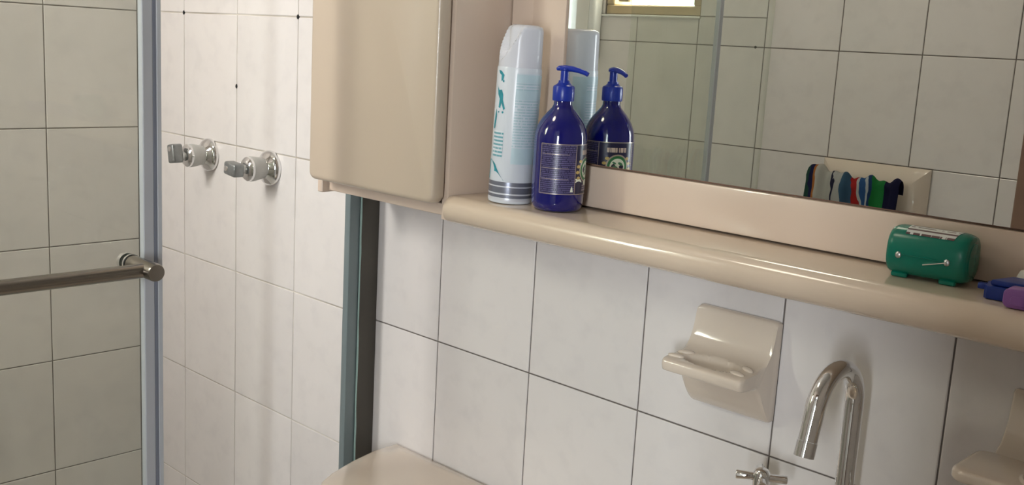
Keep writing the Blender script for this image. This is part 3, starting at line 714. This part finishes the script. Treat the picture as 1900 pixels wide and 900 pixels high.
splash(-92, 0.139, [(-0.009, 0.014), (-0.005, 0.009), (0.000, 0.010), (0.003, 0.004), (0.003, -0.003), (0.0075, -0.014), (0.005, -0.016), (0.001, -0.007), (-0.001, -0.014), (-0.004, -0.013), (-0.003, -0.002), (-0.007, 0.004)])
splash(-98, 0.167, [(-0.006, 0.007), (0.0, 0.006), (0.006, 0.001), (0.004, -0.006), (0.001, -0.007), (0.002, 0.0), (-0.004, 0.003)])
splash(-88, 0.160, [(0.0016*math.cos(i), 0.0016*math.sin(i)) for i in range(6)])
splash(-98, 0.120, [(0.0013*math.cos(i), 0.0013*math.sin(i)) for i in range(6)])
splash(-84, 0.120, [(0.0016*math.cos(i), 0.0016*math.sin(i)) for i in range(6)])
splash(-112, 0.110, [(-0.003, -0.012), (0.001, -0.012), (0.004, 0.004), (0.002, 0.014), (0.0, 0.006)])
bm = B(); cyl_patch(bm, SC, 0.0297, -112, -76, ST+0.062, ST+0.096, 10); link('script_print', bm, print_mat('script_print', (0.66, 0.70, 0.76), (0.16, 0.38, 0.44), 7, 9, 0.5, seed=2), t, 60)
# cap with a scooped finger recess on the cabinet side
bm = B(); n, mz = 64, 26; Vv = []
zt = 0.2335
for j in range(mz+1):
    z = 0.177+(zt-0.177)*j/mz; row = []
    for i in range(n):
        a = 2*PI*i/n
        u = (zt-z)
        r = 0.0284 - 0.0012*(z-0.177)/0.056
        if u < 0.007: r -= 0.007-math.sqrt(max(0, 0.007**2-(0.007-u)**2))
        da = math.degrees((a-math.radians(-112)+PI) % (2*PI)-PI)      # scoop centre
        lim = 0.186 + 0.046*min(1, abs(da)/72.0)**1.3
        if abs(da) < 78 and z > lim:
            k = min(1, (z-lim)/0.006); r -= 0.0115*k*k*(3-2*k)*max(0, 1-(abs(da)/78)**4)
        row.append(bm.verts.new((SC[0]+r*math.cos(a), SC[1]+r*math.sin(a), ST+z)))
    Vv.append(row)
for a, b in zip(Vv, Vv[1:]):
    for i in range(n): bm.faces.new((a[i], a[(i+1) % n], b[(i+1) % n], b[i]))
bm.faces.new(Vv[-1]); bm.faces.new(list(reversed(Vv[0])))
link('cap', bm, 'cap', t, 40)
t.rotation_euler = (-0.0275*0.69*0.7, 0.0275*0.725, 0)

# ------------------------------------------------------------------ green dispenser
M['green'] = mat('green_plastic', (0.003, 0.165, 0.11), 0.25, var=0.08, scale=30)
M['label_white'] = print_mat('white_label', (0.66, 0.66, 0.62), (0.12, 0.06, 0.06), 3.4, 9, 0.42, seed=1.7)
GL = Matrix.Translation((0.7975, -0.0645, ST)) @ Matrix.Rotation(math.radians(4), 4, 'Z')
def gmt(p): return GL @ Vector(p)
t = thing('floss_dispenser', 'green plastic barrel-shaped box with white label lying on the shelf', 'box', tuple(gmt((0, 0, 0))))
hz, RR = 0.0265, 0.0247
bm = B(); n = 40; prof = [(-0.0465, 0.80), (-0.0458, 0.90), (-0.0435, 0.965), (-0.040, 1.0), (0.020, 1.0), (0.024, 0.985), (0.0275, 0.95), (0.0300, 0.90), (0.0308, 0.86)]
V = []
for x, f in prof:
    row = []
    for i in range(n):
        a = 2*PI*i/n; c, s = math.cos(a), math.sin(a)
        q = (abs(c)**2.5+abs(s)**2.5)**(-1/2.5)
        row.append(bm.verts.new(gmt((x, RR*f*q*c, hz+RR*f*q*s))))
    V.append(row)
for a, b in zip(V, V[1:]):
    for i in range(n): bm.faces.new((a[i], a[(i+1) % n], b[(i+1) % n], b[i]))
bm.faces.new(list(reversed(V[0]))); bm.faces.new(V[-1]); link('body', bm, 'green', t, 40)
def gang(x, a, r): # point on the barrel at angle a (deg from -y towards up)
    c, s = -math.cos(math.radians(a)), math.sin(math.radians(a)); q = (abs(c)**2.5+abs(s)**2.5)**(-1/2.5)
    return gmt((x, (RR+r)*q*c, hz+(RR+r)*q*s))
bm = B(); uvl = bm.loops.layers.uv.verify(); na = 8
lo, hi = (-0.0300, 0.0165), (-0.0310, 0.0205)
Gr = [[bm.verts.new(gang(lo[0]+(hi[0]-lo[0])*j/na if i == 0 else lo[1]+(hi[1]-lo[1])*j/na, 44+j*6, 0.0004)) for i in range(2)] for j in range(na+1)]
for j in range(na):
    f = bm.faces.new((Gr[j][0], Gr[j][1], Gr[j+1][1], Gr[j+1][0]))
    for l, uv in zip(f.loops, ((0, j/na), (1, j/na), (1, (j+1)/na), (0, (j+1)/na))): l[uvl].uv = uv
link('label', bm, 'label_white', t, 60)
for x in (-0.0330, 0.0140):
    bm = B(); ellipsoid(bm, gang(x, -6, 0.0), 0.0032, 0.0016, 0.0034); link('screw', bm, 'dullchrome', t)
    for y in (-0.014, 0.014):
        bm = B(); box(bm, x-0.008, x+0.008, y-0.003, y+0.003, 0.0004, 0.0055, 0.0012, 1, GL); link('foot', bm, 'green', t)
bm = B(); tube(bm, [gang(x, a, 0.0006) for x, a in ((-0.030, -3), (-0.004, -4), (0.012, -5))], 0.0007, 8); link('seam', bm, M['green'], t)
bm = B(); tube(bm, [gang(0.0130, -6, 0.002), gang(0.001, -13, 0.002), gang(-0.008, -18, 0.0016)], 0.0006, 8); link('pin', bm, 'chrome', t)
bm = B(); lathe(bm, [(0, 0), (0.017, 0), (0.016, 0.0012), (0, 0.0015)], 32, GL @ axis_mtx((0.0306, 0, hz), (1, 0, 0))); link('end_cap', bm, 'green', t)

# ------------------------------------------------------------------ blue case, purple case, white cap
M['bluebox'] = mat('blue_plastic', (0.006, 0.028, 0.21), 0.35, var=0.15, scale=50)
M['purple'] = mat('purple_plastic', (0.25, 0.10, 0.34), 0.4, var=0.08)
M['offwhite'] = mat('ribbed_white', (0.70, 0.68, 0.62), 0.45)
BM_ = Matrix.Translation((0.905, -0.0835, ST)) @ Matrix.Rotation(math.radians(3), 4, 'Z')
t = thing('toothbrush_case', 'dark blue plastic travel case beside the green box', 'case', tuple(BM_ @ Vector((0, 0, 0))))
bm = B(); prism(bm, [(-0.050, -0.016), (-0.047, -0.019), (0.08, -0.019), (0.08, 0.019), (-0.046, 0.019), (-0.054, 0.006), (-0.051, -0.004)], 'z', 0.0004, 0.0130, 0.0012, 2); bm.transform(BM_); link('base', bm, 'bluebox', t)
bm = B(); prism(bm, [(-0.045, -0.0165), (0.08, -0.0165), (0.08, 0.0165), (-0.036, 0.0165)], 'z', 0.0131, 0.0190, 0.002, 2); bm.transform(BM_); link('lid', bm, 'bluebox', t)
bm = B(); box(bm, -0.0625, -0.050, 0.004, 0.012, 0.0040, 0.0100, 0.0015, 2, BM_); link('hinge_tab', bm, 'bluebox', t)
PM = Matrix.Translation((0.933, -0.1145, ST)) @ Matrix.Rotation(math.radians(3), 4, 'Z')
t = thing('soap_case', 'purple plastic case with rounded corners in front of the blue case', 'case', tuple(PM @ Vector((0, 0, 0))))
bm = B(); prism(bm, rounded_rect(-0.053, 0.06, 0.0004, 0.0185, 0.006), 'y', -0.0095, 0.0095, 0.002, 2); bm.transform(PM); link('body', bm, 'purple', t)
bm = B(); prism(bm, rounded_rect(-0.046, 0.06, 0.0035, 0.0125, 0.004), 'y', -0.0106, -0.0096, 0.0004, 1); bm.transform(PM); link('raised_panel', bm, 'purple', t)
WM = (0.8815, -0.049, ST)
t = thing('white_cap', 'small ribbed white cap behind the blue case', 'cap', WM)
bm = B(); lathe(bm, [(0, 0.0003), (0.0145, 0.0003), (0.0145, 0.018), (0.0125, 0.0225), (0.009, 0.0235), (0, 0.0236)], 32, Matrix.Translation(WM)); cp = link('body', bm, 'offwhite', t)
for i in range(24):
    a = 2*PI*i/24; bm = B(); tube(bm, [(WM[0]+0.0146*math.cos(a), WM[1]+0.0146*math.sin(a), ST+z) for z in (0.002, 0.017)], 0.0006, 6); link('rib', bm, 'offwhite', cp)

# ------------------------------------------------------------------ towel holder opposite the mirror, seen in it
t = thing('towel_holder', 'cream ceramic holder on the tiles opposite the mirror', 'holder', (0.125, WF, 0.10))
def fr(y): return WF+y
HX0, HX1, HZ0, HZ1 = -0.004, 0.256, 0.095, 0.2495
bm = B(); V = []
for inset, y in ((0, 0.0006), (0, 0.005), (0.002, 0.007), (0.036, 0.027), (0.040, 0.028)):
    V.append([bm.verts.new((x, fr(y), z)) for x, z in ((HX0+inset, HZ0+inset), (HX1-inset, HZ0+inset), (HX1-inset, HZ1-inset), (HX0+inset, HZ1-inset))])
for a, b in zip(V, V[1:]):
    for i in range(4): bm.faces.new((a[i], a[(i+1) % 4], b[(i+1) % 4], b[i]))
bm.faces.new(list(reversed(V[0]))); bm.faces.new(V[-1]); link('plate', bm, 'ceramic', t, 20)
for x in (0.060, 0.180):
    bm = B(); tube(bm, [(x, fr(0.027), 0.190), (x, fr(0.045), 0.196), (x, fr(0.062), 0.200)], 0.006, 14); link('bracket', bm, 'ceramic', t)
bm = B(); tube(bm, [(0.03, fr(0.062), 0.200), (0.205, fr(0.062), 0.200)], 0.008, 20); link('rod', bm, 'ceramic', t)
# patterned cloth over the rod: colour fields across the cloth
def cloth_mat():
    m = bpy.data.materials.new('patterned_cloth'); m.use_nodes = True; nt = m.node_tree; b = nt.nodes['Principled BSDF']; b.inputs['Roughness'].default_value = 0.85
    uv = nt.nodes.new('ShaderNodeUVMap'); mp = nt.nodes.new('ShaderNodeMapping'); mp.inputs['Scale'].default_value = (9.0, 3.4, 1)
    nt.links.new(uv.outputs[0], mp.inputs[0])
    n0 = nt.nodes.new('ShaderNodeTexNoise'); n0.inputs['Scale'].default_value = 1.3
    nt.links.new(mp.outputs[0], n0.inputs['Vector'])
    ad = nt.nodes.new('ShaderNodeVectorMath'); ad.operation = 'MULTIPLY_ADD'; ad.inputs[1].default_value = (0.9, 0.9, 0)
    nt.links.new(n0.outputs['Color'], ad.inputs[0]); nt.links.new(mp.outputs[0], ad.inputs[2])
    # fields of colour running across the cloth, their borders wandering
    sd = nt.nodes.new('ShaderNodeSeparateXYZ'); nt.links.new(ad.outputs[0], sd.inputs[0])
    dv_ = nt.nodes.new('ShaderNodeMath'); dv_.operation = 'MULTIPLY_ADD'; dv_.inputs[1].default_value = 1/9.0; dv_.inputs[2].default_value = -0.05
    nt.links.new(sd.outputs[0], dv_.inputs[0])
    sh = nt.nodes.new('ShaderNodeMath'); sh.operation = 'MULTIPLY_ADD'; sh.inputs[1].default_value = -0.035
    nt.links.new(sd.outputs[1], sh.inputs[0]); nt.links.new(dv_.outputs[0], sh.inputs[2])
    of = nt.nodes.new('ShaderNodeMath'); of.operation = 'ADD'; of.inputs[1].default_value = 0.10; nt.links.new(sh.outputs[0], of.inputs[0])
    rp = nt.nodes.new('ShaderNodeValToRGB'); rp.color_ramp.interpolation = 'CONSTANT'; e = rp.color_ramp.elements
    cols = [(0.0, (0.02, 0.09, 0.07)), (0.05, (0.012, 0.016, 0.09)), (0.10, (0.55, 0.20, 0.05)), (0.13, (0.62, 0.62, 0.58)), (0.30, (0.02, 0.02, 0.06)), (0.32, (0.60, 0.61, 0.60)), (0.40, (0.06, 0.15, 0.26)), (0.50, (0.50, 0.02, 0.02)), (0.575, (0.62, 0.64, 0.64)), (0.60, (0.03, 0.12, 0.34)), (0.66, (0.60, 0.64, 0.68)), (0.69, (0.02, 0.08, 0.22)), (0.73, (0.015, 0.27, 0.06))]
    e[0].color = (*cols[0][1], 1); e[1].position = cols[1][0]; e[1].color = (*cols[1][1], 1)
    for p_, c_ in cols[2:]:
        q = e.new(p_); q.color = (*c_, 1)
    nt.links.new(of.outputs[0], rp.inputs[0])
    # the hem end is plain navy
    sx = nt.nodes.new('ShaderNodeSeparateXYZ'); nt.links.new(uv.outputs[0], sx.inputs[0])
    g_ = nt.nodes.new('ShaderNodeMath'); g_.operation = 'GREATER_THAN'; g_.inputs[1].default_value = 0.84; nt.links.new(sx.outputs[0], g_.inputs[0])
    mx = nt.nodes.new('ShaderNodeMix'); mx.data_type = 'RGBA'; mx.inputs[7].default_value = (0.006, 0.007, 0.055, 1)
    nt.links.new(g_.outputs[0], mx.inputs[0]); nt.links.new(rp.outputs[0], mx.inputs[6]); nt.links.new(mx.outputs[2], b.inputs['Base Color'])
    return m
M['cloth'] = cloth_mat()
bm = B(); uvl = bm.loops.layers.uv.verify(); nx, ns = 60, 30; g = []
for i in range(nx+1):
    s = i/nx; x = -0.004+s*0.222
    pl = 0.004*math.sin(s*21)+0.0025*math.sin(s*47+1)
    rr = 0.017+0.012*math.exp(-((s-0.12)/0.16)**2)+pl
    row = []
    for j in range(ns+1):
        q = j/ns
        if q < 0.3: y, z = -1, 1-q/0.3      # back fall
        if q < 0.3: P_ = (0.062-rr*0.55, 0.200-0.010*(1-q/0.3))
        elif q < 0.6:
            a = PI*(1-(q-0.3)/0.3); P_ = (0.062+rr*(math.cos(a)*0.775+0.225), 0.200+rr*1.25*math.sin(a))
        else: P_ = (0.062+rr+0.004*math.sin(q*9+s*6), 0.200-0.11*(q-0.6)/0.4)
        row.append(bm.verts.new((x, fr(max(P_[0], 0.0300)), P_[1])))
    g.append(row)
for i in range(nx):
    for j in range(ns):
        f = bm.faces.new((g[i][j], g[i+1][j], g[i+1][j+1], g[i][j+1]))
        for l, (a, b_) in zip(f.loops, ((i, j), (i+1, j), (i+1, j+1), (i, j+1))): l[uvl].uv = (a/nx, b_/ns)
bmesh.ops.solidify(bm, geom=list(bm.faces), thickness=0.0015)
single('patterned_cloth', bm, 'cloth', 'multicoloured patterned cloth folded over the ceramic holder', 'cloth', (0.107, fr(0.062), 0.20), smooth=60)
